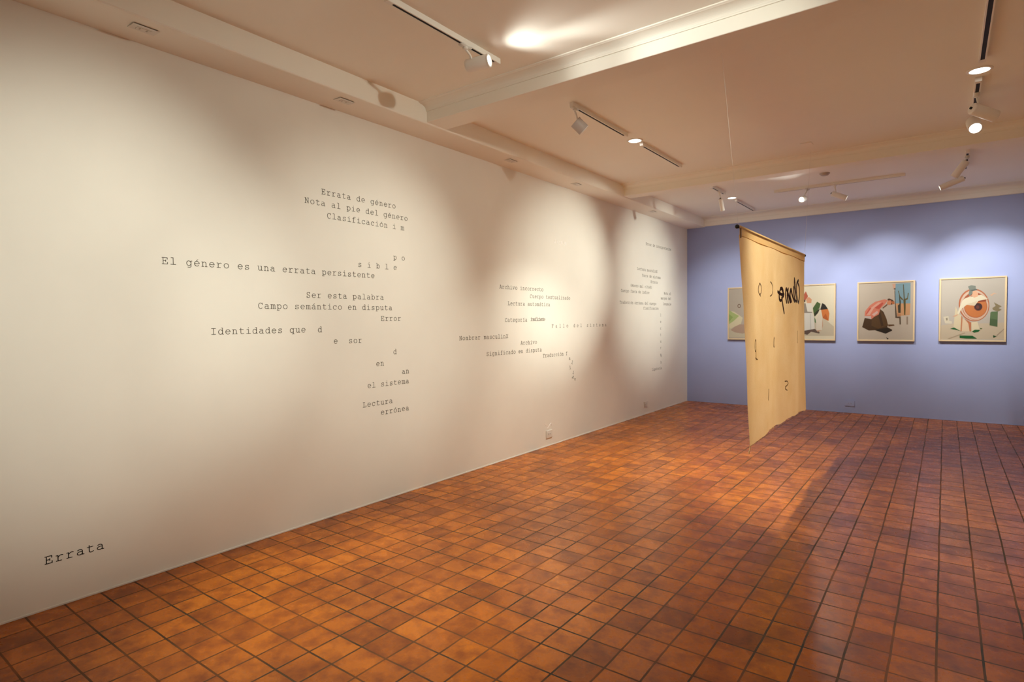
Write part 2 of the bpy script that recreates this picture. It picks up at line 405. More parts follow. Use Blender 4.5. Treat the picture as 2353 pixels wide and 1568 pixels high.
# ------------------------------------------------------------------ recessed downlights
def downlight(x, y, label, r=0.0615):
    t = thing('recessed_downlight', label, 'downlight', (x, y, ZC), 'recessed downlights in the ceiling')
    bm = bmesh.new()
    lathe(bm, (0, 0, 0), (0, 0, -1), [(0, r), (0, r + 0.019), (0.003, r + 0.018), (0.006, r + 0.010), (0.006, r), (0, r)], 48)
    build('rim', bm, M_TRACK, t, True)
    bm = bmesh.new(); lathe(bm, (0, 0, 0), (0, 0, -1), [(0.0005, r + 0.001), (0.0035, r * 0.97), (0.005, r * 0.6), (0.0055, 0)], 48)
    build('diffuser', bm, M_LENS, t, True)
downlight(1.271, 5.484, 'round glowing downlight between the two left lighting tracks')
downlight(3.970, 5.515, 'large round glowing downlight at upper right, tracks before and behind it')
downlight(1.226, 8.958, 'small round glowing downlight farthest away, above the hanging cloth', 0.058)

# ------------------------------------------------------------------ plates on bulkhead, ceiling and walls
def soffit_plate(y, label):
    t = thing('ceiling_outlet', label, 'outlet', (0.205, y, ZS), 'outlet plates under the bulkhead')
    bm = bmesh.new()
    # the cover sags a little on the room side, so a dark gap shows
    vs = [(-0.040, -0.0655, -0.004), (0.040, -0.0655, -0.009), (0.040, 0.0655, -0.009), (-0.040, 0.0655, -0.004)]
    lo = [bm.verts.new(v) for v in vs]; hi = [bm.verts.new((v[0], v[1], v[2] + 0.0035)) for v in vs]
    bm.faces.new(lo[::-1]); bm.faces.new(hi)
    for i in range(4): bm.faces.new([lo[i], lo[(i + 1) % 4], hi[(i + 1) % 4], hi[i]])
    bmesh.ops.recalc_face_normals(bm, faces=bm.faces[:])
    build('cover_plate', bm, M_PLATE, t)
    bm = bmesh.new(); box(bm, (-0.032, -0.058, -0.004), (0.037, 0.058, 0.0)); build('back_box', bm, M_SOCKET, t)
    bm = bmesh.new(); box(bm, (-0.018, -0.036, -0.0092), (0.016, 0.036, -0.006), 0.001); build('socket_insert', bm, M_PLATE, t)
    bm = bmesh.new()
    for s in (-0.020, 0.016):
        box(bm, (-0.006, s - 0.004, -0.0099), (-0.003, s + 0.004, -0.0091)); box(bm, (0.005, s - 0.004, -0.0099), (0.008, s + 0.004, -0.0091))
    build('socket_slots', bm, M_SOCKET, t)
for y, l in ((1.425, 'outlet plate under bulkhead nearest the camera, top left of the photo'), (2.768, 'second outlet plate from the camera under the bulkhead'),
             (4.83, 'outlet plate under bulkhead just past the first beam'), (6.145, 'outlet plate under bulkhead just before the second beam'),
             (8.42, 'outlet plate under bulkhead farthest from the camera, near blue wall')):
    soffit_plate(y, l)
def wall_plate(loc, n, label, wall_mat):
    """n: 'x' on the left wall, 'y' on the blue wall"""
    t = thing('wall_outlet', label, 'outlet', loc, 'wall outlets')
    def bx(bm, u0, u1, z0, z1, d0, d1, bev=0):
        if n == 'x': box(bm, (d0, u0, z0), (d1, u1, z1), bev)
        else: box(bm, (u0, -d1, z0), (u1, -d0, z1), bev)
    bm = bmesh.new(); bx(bm, -0.066, 0.066, -0.045, 0.045, 0, 0.009, 0.003); build('cover_plate', bm, wall_mat, t)
    bm = bmesh.new(); bx(bm, -0.036, 0.036, -0.019, 0.019, 0.0088, 0.011, 0.001); build('socket_insert', bm, wall_mat, t)
    bm = bmesh.new()
    for s in (-0.019, 0.016):
        bx(bm, s - 0.006, s - 0.003, -0.006, 0.006, 0.0108, 0.0114); bx(bm, s + 0.004, s + 0.007, -0.006, 0.006, 0.0108, 0.0114)
    build('socket_slots', bm, M_SOCKET, t)
wall_plate((0, 5.81, 0.146), 'x', 'white outlet low on the white wall under the middle lettering', M_PLATE)
wall_plate((0, 8.62, 0.165), 'x', 'faint white outlet low on the white wall near the blue corner', M_PLATE)
wall_plate((2.606, Y1, 0.152), 'y', 'blue-painted outlet low on the blue wall beneath the bowing-figure picture', M_BLUE)
t = thing('smoke_detector', 'small dark round detector on ceiling behind the second beam', 'smoke detector', (2.567, 8.19, ZC))
bm = bmesh.new(); lathe(bm, (0, 0, 0), (0, 0, -1), [(0, 0.058), (0.010, 0.058), (0.012, 0.05), (0.028, 0.042), (0.032, 0.03), (0.032, 0)], 32); build('casing', bm, mat('grey_detector_plastic', (0.50, 0.43, 0.38), 0.5), t, True)
t = thing('ceiling_cover', 'flat square cover plate painted like ceiling before the second beam', 'cover plate', (2.62, 6.70, ZC))
bm = bmesh.new(); box(bm, (-0.055, -0.055, -0.008), (0.055, 0.055, 0), 0.003); build('plate', bm, M_CEIL, t)

# ------------------------------------------------------------------ typewriter lettering (drawn as strokes, 600 units wide, capitals 571 high)
def arc(cx, cy, rx, ry, a0, a1, n=None):
    n = n or max(4, int(abs(a1 - a0) / 20))
    return [(cx + rx * math.cos(math.radians(a0 + (a1 - a0) * i / n)), cy + ry * math.sin(math.radians(a0 + (a1 - a0) * i / n))) for i in range(n + 1)]
G = {
'E': [[(150, 0), (150, 571)], [(60, 571), (500, 571), (500, 430)], [(60, 0), (515, 0), (515, 155)], [(150, 295), (365, 295)], [(365, 220), (365, 370)]],
'F': [[(150, 0), (150, 571)], [(60, 571), (515, 571), (515, 425)], [(60, 0), (330, 0)], [(150, 290), (365, 290)], [(365, 215), (365, 365)]],
'N': [[(130, 0), (130, 571), (470, 0), (470, 571)], [(45, 571), (140, 571)], [(45, 0), (225, 0)], [(375, 571), (560, 571)]],
'C': [arc(310, 285, 230, 290, 40, 312, 16), [(490, 571), (490, 400)]],
'G': [arc(305, 285, 225, 290, 45, 300, 16), [(480, 571), (480, 410)], [(490, 250), (490, 50), (418, 34)], [(320, 250), (560, 250)]],
'S': [arc(300, 425, 165, 150, 15, 270, 12) + arc(300, 140, 185, 140, 90, -165, 12), [(455, 571), (455, 430)], [(120, 0), (120, 160)]],
'I': [[(300, 0), (300, 571)], [(105, 571), (495, 571)], [(105, 0), (495, 0)]],
'L': [[(200, 0), (200, 571)], [(60, 571), (345, 571)], [(60, 0), (520, 0), (520, 180)]],
'A': [[(75, 0), (280, 571), (320, 571), (525, 0)], [(150, 571), (320, 571)], [(150, 195), (450, 195)], [(5, 0), (185, 0)], [(415, 0), (595, 0)]],
'T': [[(300, 0), (300, 571)], [(70, 405), (70, 571), (530, 571), (530, 405)], [(180, 0), (420, 0)]],
'X': [[(95, 0), (495, 571)], [(105, 571), (505, 0)], [(40, 0), (190, 0)], [(405, 0), (560, 0)], [(45, 571), (185, 571)], [(410, 571), (550, 571)]],
'a': [[(110, 385)] + arc(270, 290, 165, 140, 115, 0, 7) + [(435, 0), (540, 0)], arc(265, 120, 180, 125, -20, 340, 16)[:0] + [(435, 235), (300, 255)] + arc(260, 125, 180, 130, 90, 270, 10) + [(360, 20), (435, 85)]],
'b': [[(45, 610), (130, 610), (130, 0), (45, 0)], arc(325, 215, 195, 225, 180, 540, 18)],
'c': [arc(310, 215, 225, 225, 40, 318, 14), [(490, 430), (490, 290)]],
'd': [[(365, 610), (465, 610), (465, 0), (560, 0)], arc(270, 215, 195, 225, 0, 360, 18)],
'e': [[(80, 225), (520, 225)] + arc(300, 215, 222, 225, 3, 318, 16)],
'f': [[(230, 0), (230, 500)] + arc(350, 490, 120, 120, 180, 90, 5) + [(500, 605)], [(90, 430), (470, 430)], [(90, 0), (430, 0)]],
'g': [arc(270, 215, 195, 220, 0, 360, 18), [(560, 430), (465, 430), (465, -40)] + arc(345, -50, 120, 110, 0, -90, 5) + [(180, -160)]],
'h': [[(45, 610), (135, 610), (135, 0)], [(135, 300)] + arc(295, 290, 155, 140, 160, 0, 7) + [(450, 0)], [(45, 0), (225, 0)], [(370, 0), (545, 0)]],
'i': [[(130, 430), (305, 430), (305, 0)], [(90, 0), (520, 0)], [(295, 560), (295, 620)]],
'j': [[(150, 430), (400, 430), (400, -60)] + arc(290, -60, 110, 100, 0, -90, 5) + [(130, -160)], [(390, 560), (390, 620)]],
'l': [[(130, 610), (305, 610), (305, 0)], [(90, 0), (520, 0)]],
'm': [[(15, 430), (95, 430), (95, 0)], [(95, 330)] + arc(200, 325, 105, 105, 150, 0, 6) + [(305, 0)], [(305, 330)] + arc(410, 325, 105, 105, 150, 0, 6) + [(515, 0)], [(15, 0), (165, 0)], [(260, 0), (365, 0)], [(465, 0), (590, 0)]],
'n': [[(50, 430), (140, 430), (140, 0)], [(140, 300)] + arc(295, 290, 150, 145, 160, 0, 7) + [(445, 0)], [(45, 0), (230, 0)], [(365, 0), (540, 0)]],
'o': [arc(300, 215, 225, 225, 90, 450, 20)],
'p': [[(40, 430), (130, 430), (130, -157)], [(40, -157), (290, -157)], arc(325, 215, 195, 222, 180, 540, 18)],
'q': [[(560, 430), (470, 430), (470, -157)], [(310, -157), (560, -157)], arc(275, 215, 195, 222, 0, 360, 18)],
'r': [[(75, 430), (195, 430), (195, 0)], [(75, 0), (425, 0)], [(195, 270), (250, 350), (330, 412), (420, 438), (515, 415)]],
's': [arc(300, 320, 170, 110, 20, 270, 10) + arc(300, 107, 185, 107, 90, -165, 10), [(455, 430), (455, 325)], [(118, 0), (118, 115)]],
't': [[(210, 570), (210, 110)] + arc(315, 100, 105, 108, 180, 270, 5) + [(420, -2), (510, 45)], [(80, 430), (470, 430)]],
'u': [[(45, 430), (135, 430), (135, 140)] + arc(275, 135, 140, 142, 180, 320, 7) + [(450, 110)], [(350, 430), (450, 430), (450, 0), (545, 0)]],
'v': [[(95, 430), (300, 0), (505, 430)], [(30, 430), (200, 430)], [(400, 430), (570, 430)]],
'x': [[(95, 0), (495, 430)], [(105, 430), (510, 0)], [(35, 0), (200, 0)], [(400, 0), (565, 0)], [(40, 430), (190, 430)], [(410, 430), (555, 430)]],
'z': [[(115, 330), (115, 430), (475, 430), (110, 0), (495, 0), (495, 115)]],
}
ACC = [[(265, 505), (400, 605)]]
for k, base in (('á', 'a'), ('é', 'e'), ('ó', 'o')): G[k] = G[base] + ACC
G['í'] = G['i'][:2] + ACC
UNIT = 0.038 / 571
ADV = 0.0469
LAYER = [0]
def stroke(bm, pts, wdt, to3, depth):
    """round-ended ribbon along 2-D points, given a little body"""
    def face(ps, depth):
        lo = [bm.verts.new(to3(u, v, 0.0)) for u, v in ps]; hi = [bm.verts.new(to3(u, v, depth)) for u, v in ps]
        bm.faces.new(hi)
        for i in range(len(ps)): bm.faces.new([lo[i], lo[(i + 1) % len(ps)], hi[(i + 1) % len(ps)], hi[i]])
    for (x0, y0), (x1, y1) in zip(pts, pts[1:]):
        l = math.hypot(x1 - x0, y1 - y0)
        if l < 1e-9: continue
        LAYER[0] = (LAYER[0] + 1) % 9
        dx, dy = (x1 - x0) / l * wdt / 2, (y1 - y0) / l * wdt / 2
        a = math.atan2(dy, dx)
        ps = [(x0 + wdt / 2 * math.cos(a + PI / 2 + PI * k / 4), y0 + wdt / 2 * math.sin(a + PI / 2 + PI * k / 4)) for k in range(5)]
        ps += [(x1 + wdt / 2 * math.cos(a - PI / 2 + PI * k / 4), y1 + wdt / 2 * math.sin(a - PI / 2 + PI * k / 4)) for k in range(5)]
        face(ps, depth * (1 + 0.035 * LAYER[0]))
def letters(name, label, s, y, z, adv=ADV, m=None, wdt=52, depth=0.0012, spots=None, rot=None, group='vinyl lettering on the white wall'):
    """one line of lettering on the left wall; y is the left edge of the first letter, z the baseline"""
    bm = bmesh.new()
    for i, ch in enumerate(s):
        if ch == ' ': continue
        if spots: u0, v0 = spots[i][0] - y, spots[i][1] - z; a = math.radians(spots[i][2])
        else: u0, v0, a = i * adv, 0.0, 0.0
        ca, sa = math.cos(a), math.sin(a)
        lsb = 75 if not spots else 300
        def to3(px, py, d):
            px = (px - lsb) * UNIT; py = py * UNIT
            return (d, u0 + px * ca - py * sa, v0 + px * sa + py * ca)
        for st in G[ch]: stroke(bm, st, wdt, to3, depth)
    bmesh.ops.recalc_face_normals(bm, faces=bm.faces[:])
    o = build(name, bm, m or M_INK)
    o.location = (0, y, z)
    return tag(o, label, 'wall lettering', group)
LN = 'wall_lettering'
def q(s): return 'black typewriter words "%s" on white wall' % s
letters(LN, q('Errata de género') + ', topmost line of nearest block', 'Errata de género', 2.703, 2.475)
letters(LN, q('Nota al pie del género'), 'Nota al pie del género', 2.558, 2.388)
letters(LN, 'black typewriter line "Clasificación i m" on white wall, ending in two loose letters', 'Clasificación i m', 2.749, 2.300)
letters(LN, 'two spaced black letters "p o" on white wall', 'p o', 3.409, 2.039)
letters(LN, 'spaced black letters "s i b l e" on white wall', 's i b l e', 3.033, 1.951)
letters(LN, 'long black line "El género es una errata persistente" on white wall', 'El género es una errata persistente', 1.569, 1.868)
letters(LN, q('Ser esta palabra'), 'Ser esta palabra', 2.553, 1.691)
letters(LN, q('Campo semántico en disputa'), 'Campo semántico en disputa', 2.175, 1.605)
letters(LN, 'single black word "Error" on white wall', 'Error', 3.259, 1.514)
letters(LN, q('Identidades que'), 'Identidades que', 1.849, 1.434)
letters(LN, 'lone black letter "d" right after the words Identidades que', 'd', 2.646, 1.432)
letters(LN, 'lone black letter "e" left of the fragment sor', 'e', 2.786, 1.341)
letters(LN, 'black fragment "sor" below the words Identidades que', 'sor', 2.927, 1.339)
letters(LN, 'lone black letter "d" alone above the fragment en', 'd', 3.39, 1.228)
letters(LN, 'black fragment "en" on white wall above the words el sistema', 'en', 3.200, 1.138)
letters(LN, 'black fragment "an" directly above end of the words el sistema', 'an', 3.485, 1.051)
letters(LN, q('el sistema'), 'el sistema', 3.106, 0.964)
letters(LN, 'single black word "Lectura" low on white wall above errónea', 'Lectura', 3.053, 0.811)
letters(LN, 'single black word "errónea" lowest in its block on white wall', 'errónea', 3.241, 0.726)
letters(LN, 'bold black word "Errata" low on the white wall near bottom left corner', 'Errata', 0.951, 0.244, m=M_BIGINK, wdt=58)
letters(LN, q('Archivo incorrecto'), 'Archivo incorrecto', 4.883, 1.847)
letters(LN, q('Cuerpo textualizado'), 'Cuerpo textualizado', 5.447, 1.762)
letters(LN, q('Lectura automática'), 'Lectura automática', 5.025, 1.673)
letters(LN, 'single black word "Categoría" before squeezed overlapping letters', 'Categoría', 4.973, 1.494)
letters(LN, 'squeezed overlapping black word "insuficiente" on white wall', 'insuficiente', 5.449, 1.500, adv=0.0247)
letters(LN, 'widely spaced black words "Fallo del sistema" on white wall', 'Fallo del sistema', 5.897, 1.416, adv=0.0853)
letters(LN, q('Nombrar masculinX'), 'Nombrar masculinX', 4.237, 1.319)
letters(LN, 'single black word "Archivo" above the words Significado en disputa', 'Archivo', 5.257, 1.236)
letters(LN, q('Significado en disputa'), 'Significado en disputa', 4.652, 1.144)
letters(LN, q('Traducción f') + ', its letters falling after f', 'Traducción f', 5.700, 1.069)
sp = [(6.303, 1.005, 0), (6.358, 0.950, -24), (6.316, 0.887, 8), (6.386, 0.822, -26), (6.397, 0.783, 120), (6.432, 0.760, 180)]
for i, l in enumerate(('falling letter "a" just below the word Traducción f', 'leaning letter "l" second in the falling column', 'upright letter "l" third in the falling column', 'leaning letter "i" in the middle of the falling column', 'tumbled letter "d" second from bottom of the falling column', 'upside-down letter "a" at bottom of the falling column')):
    letters(LN, l, 'allida'[i], sp[i][0], sp[i][1], spots=[sp[i]], group='falling letters on the white wall')
letters(LN, q('Error de interpretación'), 'Error de interpretación', 8.647, 2.678, adv=0.0459)
letters(LN, q('Lectura masculinX'), 'Lectura masculinX', 8.321, 2.266, adv=0.0462)
letters(LN, q('Fuera de sistema'), 'Fuera de sistema', 8.505, 2.173, adv=0.0463)
letters(LN, 'small far word "Errata" between Fuera de sistema and Género mal citado', 'Errata', 8.833, 2.088)
letters(LN, q('Género mal citado'), 'Género mal citado', 8.092, 2.000, adv=0.0465)
letters(LN, q('Cuerpo fuera de índice'), 'Cuerpo fuera de índice', 7.763, 1.911, adv=0.0465)
letters(LN, 'far words "Nota al" nearest the blue corner', 'Nota al', 9.382, 1.921, adv=0.0455)
letters(LN, 'far words "margen del" nearest the blue corner', 'margen del', 9.251, 1.837, adv=0.0452)
letters(LN, q('Traducción errónea del cuerpo'), 'Traducción errónea del cuerpo', 7.722, 1.739, adv=0.0462)
letters(LN, 'far single word "lenguaje" nearest the blue corner', 'lenguaje', 9.342, 1.743, adv=0.0458)
letters(LN, 'far single word "Clasificación" above a vertical column of letters', 'Clasificación', 8.548, 1.662, adv=0.0466)
col = []
for i, ch in enumerate('lectura'): col.append((9.232, 1.554 - 0.1085 * i))
for ch, (y, z), l in zip('lecturaob', col + [(9.244, 0.878), (9.244, 0.769)],
        ('letter "l" topmost of the vertical far column', 'letter "e" second from top of the vertical far column', 'letter "c" third from top of the vertical far column', 'letter "t" fourth from top of the vertical far column',
         'letter "u" fifth from top of the vertical far column', 'letter "r" sixth from top of the vertical far column', 'letter "a" just above the gap in the vertical far column', 'letter "o" just below the gap in the vertical far column', 'letter "b" lowest of the vertical far column')):
    letters(LN, l, ch, y - 0.012, z, group='letters of the vertical column')
letters(LN, 'far fragment "ligatoria" lowest of the far block', 'ligatoria', 8.868, 0.673)
sp = [(5.985, 2.442, 0), (6.035, 2.442, -20), (6.083, 2.462, 195), (6.133, 2.444, 0), (6.178, 2.436, -12), (6.226, 2.442, 0)]
letters('relief_lettering', 'raised white word "Errata" high on the brightly lit white wall', 'Errata', 5.967, 2.442, m=M_WHITE, wdt=88, depth=0.0012, spots=sp, group='white relief marks')
# white squiggle above the outlet
bm = bmesh.new()
def to3(u, v, d): return (d, u, v)
stroke(bm, [(-0.100, 0.066), (-0.076, 0.052), (-0.072, 0.038)], 0.009, to3, 0.002)
stroke(bm, [(-0.042, 0.005), (-0.012, 0.020), (0.012, 0.042), (0.034, 0.053), (0.050, 0.044), (0.055, 0.026)], 0.011, to3, 0.002)
bmesh.ops.recalc_face_normals(bm, faces=bm.faces[:])
o = build('relief_squiggle', bm, M_WHITE); o.location = (0, 5.825, 0.212)
tag(o, 'small raised white squiggle on the wall just above the outlet', 'wall mark')

# ------------------------------------------------------------------ hanging cloth
XB = 2.60
def interp(t, tab):
    for (a, va), (b, vb) in zip(tab, tab[1:]):
        if (a - t) * (b - t) <= 0: return va + (vb - va) * (t - a) / (b - a)
    return tab[0][1] if abs(t - tab[0][0]) < abs(t - tab[-1][0]) else tab[-1][1]
LEFT = [(2.165, 4.321), (1.749, 4.365), (1.445, 4.396), (1.147, 4.453), (0.866, 4.489), (0.683, 4.542), (0.528, 4.588), (0.49, 4.60)]
RGT = [(2.165, 6.737), (1.74, 6.735), (1.251, 6.743), (0.988, 6.744), (0.529, 6.794), (0.49, 6.794)]
BOT = [(0.0, 0.527), (0.03, 0.528), (0.17, 0.530), (0.32, 0.543), (0.45, 0.532), (0.54, 0.524), (0.60, 0.549), (0.79, 0.546), (0.90, 0.538), (1.0, 0.529)]
def fold(y, z):
    k = min(1.0, max(0.0, (2.1 - z) / 0.5))
    return XB + k * (0.020 * math.sin((y - 4.3) * 3.4 + 0.5) + 0.010 * math.sin((y - 4.3) * 7.3 + (2.1 - z) * 0.9) + 0.004 * math.sin(y * 16 + z * 2.2))
t = thing('hanging_banner', 'unbleached cloth hung from a rod in mid-room, dark handwriting showing through', 'banner', (XB, 5.53, 0.0))
O = t.location.copy()
def grid(bm, f, nu, nv):
    vs = [[bm.verts.new(f(i / nu, j / nv)) for i in range(nu + 1)] for j in range(nv + 1)]
    for j in range(nv):
        for i in range(nu): bm.faces.new([vs[j][i], vs[j][i + 1], vs[j + 1][i + 1], vs[j + 1][i]])
def cloth_pt(s, v):
    zb = interp(s, BOT) + 0.003 * math.sin(s * 31) + 0.0015 * math.sin(s * 83)
    z = 2.100 + (zb - 2.100) * v
    y = interp(z, LEFT) * (1 - s) + interp(z, RGT) * s
    return Vector((fold(y, z), y, z)) - O
bm = bmesh.new(); grid(bm, cloth_pt, 90, 70)
fab = build('fabric', bm, M_CLOTH, t, True)
for nm, off in (('hem', 0.006),):
    def hem_pt(s, v):
        z = 2.168 - 0.078 * v + (0.004 * math.sin(s * 19) if v > 0.5 else 0)
        y = interp(z, LEFT) * (1 - s) + interp(z, RGT) * s
        return Vector((fold(y, z) + off * (1 - 0.4 * v), y, z)) - O
    bm = bmesh.new(); grid(bm, hem_pt, 90, 6); build(nm, bm, M_HEM, fab, True)
bm = bmesh.new()
for k in range(60):
    s0, s1 = k / 60 + 0.002, k / 60 + 0.0125
    tube(bm, [hem_pt(s0, 0.97) + Vector((0.004, 0, 0)), hem_pt(s1, 0.97) + Vector((0.004, 0, 0))], 0.0016, 5)
build('stitching', bm, M_SEAM, fab)
# frayed lower corner and edge
bm = bmesh.new()
c0 = cloth_pt(0, 1)
tube(bm, [c0 + Vector((0, 0.01, 0.006)), c0 + Vector((0.002, -0.006, -0.014)), c0 + Vector((0, -0.022, -0.034)), c0 + Vector((0.001, -0.030, -0.050))], 0.0045, 6)
for k in range(70):
    s = random.random(); p = cloth_pt(s, 1); l = 0.006 + 0.012 * random.random()
    tube(bm, [p + Vector((0, 0, 0.003)), p + Vector((random.uniform(-.004, .004), random.uniform(-.006, .006), -l))], 0.0008, 4)
build('frayed_edge', bm, M_CLOTH, fab)
INK = { 'q_top':[(4.901,1.781),(4.86,1.752),(4.851,1.723),(4.872,1.7),(4.903,1.689),(4.937,1.702),(4.954,1.732),(4.942,1.761),(4.901,1.781)],'qt':[(4.895,1.691),(4.924,1.679)],'par':[(5.266,1.809),(5.31,1.799),(5.347,1.772),(5.348,1.736),(5.327,1.706),(5.296,1.694),(5.264,1.689)],'d1':[(6.38,1.876),(6.292,1.847),(6.251,1.786),(6.267,1.726),(6.312,1.679),(6.358,1.65)],'d2':[(6.352,1.844),(6.412,1.816),(6.429,1.774),(6.416,1.712),(6.358,1.65)],'l1':[(6.182,1.884),(6.158,1.818),(6.189,1.748),(6.24,1.678),(6.269,1.66)],'l1b':[(6.191,1.881),(6.216,1.808),(6.224,1.725),(6.24,1.672)],'i1':[(6.137,1.799),(6.133,1.734),(6.157,1.676),(6.211,1.66)],'n1':[(6.054,1.778),(6.078,1.721),(6.141,1.661)],'n2':[(6.041,1.772),(6.015,1.719),(6.052,1.659)],'n3':[(5.92,1.779),(5.98,1.729),(6.03,1.653)],'n4':[(5.907,1.773),(5.896,1.715),(5.937,1.648)],'n5':[(5.973,1.778),(5.948,1.717),(5.982,1.649)],'g':[(5.741,1.775),(5.687,1.753),(5.674,1.709),(5.694,1.671),(5.739,1.658),(5.789,1.679),(5.813,1.724),(5.779,1.762),(5.736,1.772)],'g2':[(5.768,1.689),(5.8,1.645),(5.831,1.601),(5.861,1.55)],'g3':[(5.704,1.771),(5.766,1.778),(5.817,1.747),(5.829,1.702)],'bar':[(5.62,1.74),(5.668,1.728),(5.742,1.718),(5.805,1.717),(5.844,1.722)],'q2':[(4.747,1.336),(4.717,1.323),(4.705,1.285),(4.718,1.252),(4.748,1.241),(4.777,1.254),(4.784,1.292),(4.774,1.33),(4.747,1.336)],'q2s':[(4.776,1.33),(4.778,1.282),(4.781,1.234),(4.786,1.177)],'q2f':[(4.754,1.193),(4.8,1.183),(4.847,1.175)],'o':[(5.476,1.334),(5.435,1.309),(5.425,1.277),(5.443,1.252),(5.478,1.244),(5.517,1.257),(5.53,1.289),(5.511,1.322),(5.476,1.334)],'l2':[(6.269,1.372),(6.264,1.33),(6.269,1.287),(6.287,1.256)],'s':[(5.867,0.911),(5.933,0.909),(5.968,0.882),(5.921,0.866),(5.875,0.859),(5.875,0.837),(5.929,0.821)],'l3':[(5.233,0.897),(5.228,0.862),(5.207,0.816)],} 
def ink(name, keys, wdt, m):
    bm = bmesh.new()
    for k in keys:
        pts = INK[k]; dense = []
        for (a, b), (c, d) in zip(pts, pts[1:]):
            for i in range(4): dense.append((a + (c - a) * i / 4, b + (d - b) * i / 4))
        dense.append(pts[-1])
        # soften the corners
        for _ in range(2):
            dense = [dense[0]] + [((dense[i - 1][0] + 2 * dense[i][0] + dense[i + 1][0]) / 4, (dense[i - 1][1] + 2 * dense[i][1] + dense[i + 1][1]) / 4) for i in range(1, len(dense) - 1)] + [dense[-1]]
        stroke(bm, dense, wdt, lambda u, v, d: (fold(u, v) - O.x + 0.0015 + d, u - O.y, v - O.z), 0.001)
    bmesh.ops.recalc_face_normals(bm, faces=bm.faces[:])
    return build(name, bm, m, fab)
ink('brushed_word', ['d1', 'd2', 'l1', 'l1b', 'i1', 'n1', 'n2', 'n3', 'n4', 'n5', 'g', 'g2', 'g3', 'bar'], 0.027, M_BRUSH)
for ks in (['q_top', 'qt'], ['par'], ['q2', 'q2s', 'q2f'], ['o'], ['l2'], ['s'], ['l3']):
    ink('drawn_letter', ks, 0.016 if ks[0] == 'l3' else 0.0095, M_THREAD)
bm = bmesh.new(); tube(bm, [Vector((XB - 0.004, 4.30, 2.155)) - O, Vector((XB - 0.004, 6.76, 2.155)) - O], 0.007, 12); rod = build('rod', bm, M_KNOB, t, True)
for yy in (4.296, 6.764):
    bm = bmesh.new(); s = 1 if yy > 5 else -1
    lathe(bm, Vector((XB - 0.004, yy, 2.155)) - O, (0, s, 0), [(-0.012, 0.009), (-0.006, 0.014), (0.0, 0.0155), (0.008, 0.012), (0.013, 0)], 18)
    build('end_knob', bm, M_KNOB, rod, True)
bm = bmesh.new()
box(bm, Vector((XB + 0.010, 4.322, 2.075)) - O, Vector((XB + 0.015, 4.338, 2.150)) - O, 0.002); build('clip', bm, mat('dark_bronze_clip', (0.10, 0.055, 0.02), 0.4), t)
for a, b in (((4.31, 2.165), (3.90, ZC)), ((6.75, 2.165), (7.05, ZC))):
    bm = bmesh.new(); tube(bm, [Vector((XB, a[0], a[1])) - O, Vector((XB, b[0], b[1])) - O], 0.0009, 6)
    build('wire', bm, M_WIRE, t)

# ------------------------------------------------------------------ framed photographs
p1 =[
((208,200,180),[(-.36,-.241),(.252,-.243),(.253,-.408),(-.359,-.413)]),
((185,160,145),[(-.32,-.284),(-.196,-.189),(-.024,-.19),(.036,-.315),(-.114,-.347),(-.247,-.327)]),
((224,217,187),[(-.352,.047),(-.259,.034),(-.115,-.073),(-.145,-.178),(-.33,-.263),(-.351,-.231)]),
((176,197,132),[(-.359,.068),(-.29,.024),(-.217,-.019),(-.176,-.041),(-.269,-.13),(-.357,-.183)]),
((150,178,104),[(-.359,-.006),(-.279,-.061),(-.352,-.145)]),
((112,78,56),[(-.147,.13),(-.148,.123),(-.15,.115),(-.153,.109),(-.158,.103),(-.163,.099),(-.169,.097),(-.175,.096),(-.181,.097),(-.187,.1),(-.192,.104),(-.196,.11),(-.2,.117),(-.202,.124),(-.202,.132),(-.202,.139),(-.2,.147),(-.196,.153),(-.192,.159),(-.187,.163),(-.181,.165),(-.175,.166),(-.169,.165),(-.163,.162),(-.158,.158),(-.153,.152),(-.15,.146),(-.148,.138)]),
((190,182,172),[(-.158,.131),(-.158,.125),(-.159,.121),(-.161,.116),(-.164,.113),(-.167,.11),(-.171,.108),(-.175,.108),(-.179,.109),(-.182,.11),(-.186,.113),(-.188,.117),(-.19,.121),(-.192,.126),(-.192,.131),(-.192,.137),(-.191,.142),(-.188,.146),(-.186,.149),(-.182,.152),(-.179,.154),(-.175,.154),(-.171,.154),(-.167,.152),(-.164,.149),(-.161,.145),(-.159,.141),(-.158,.136)]),
]
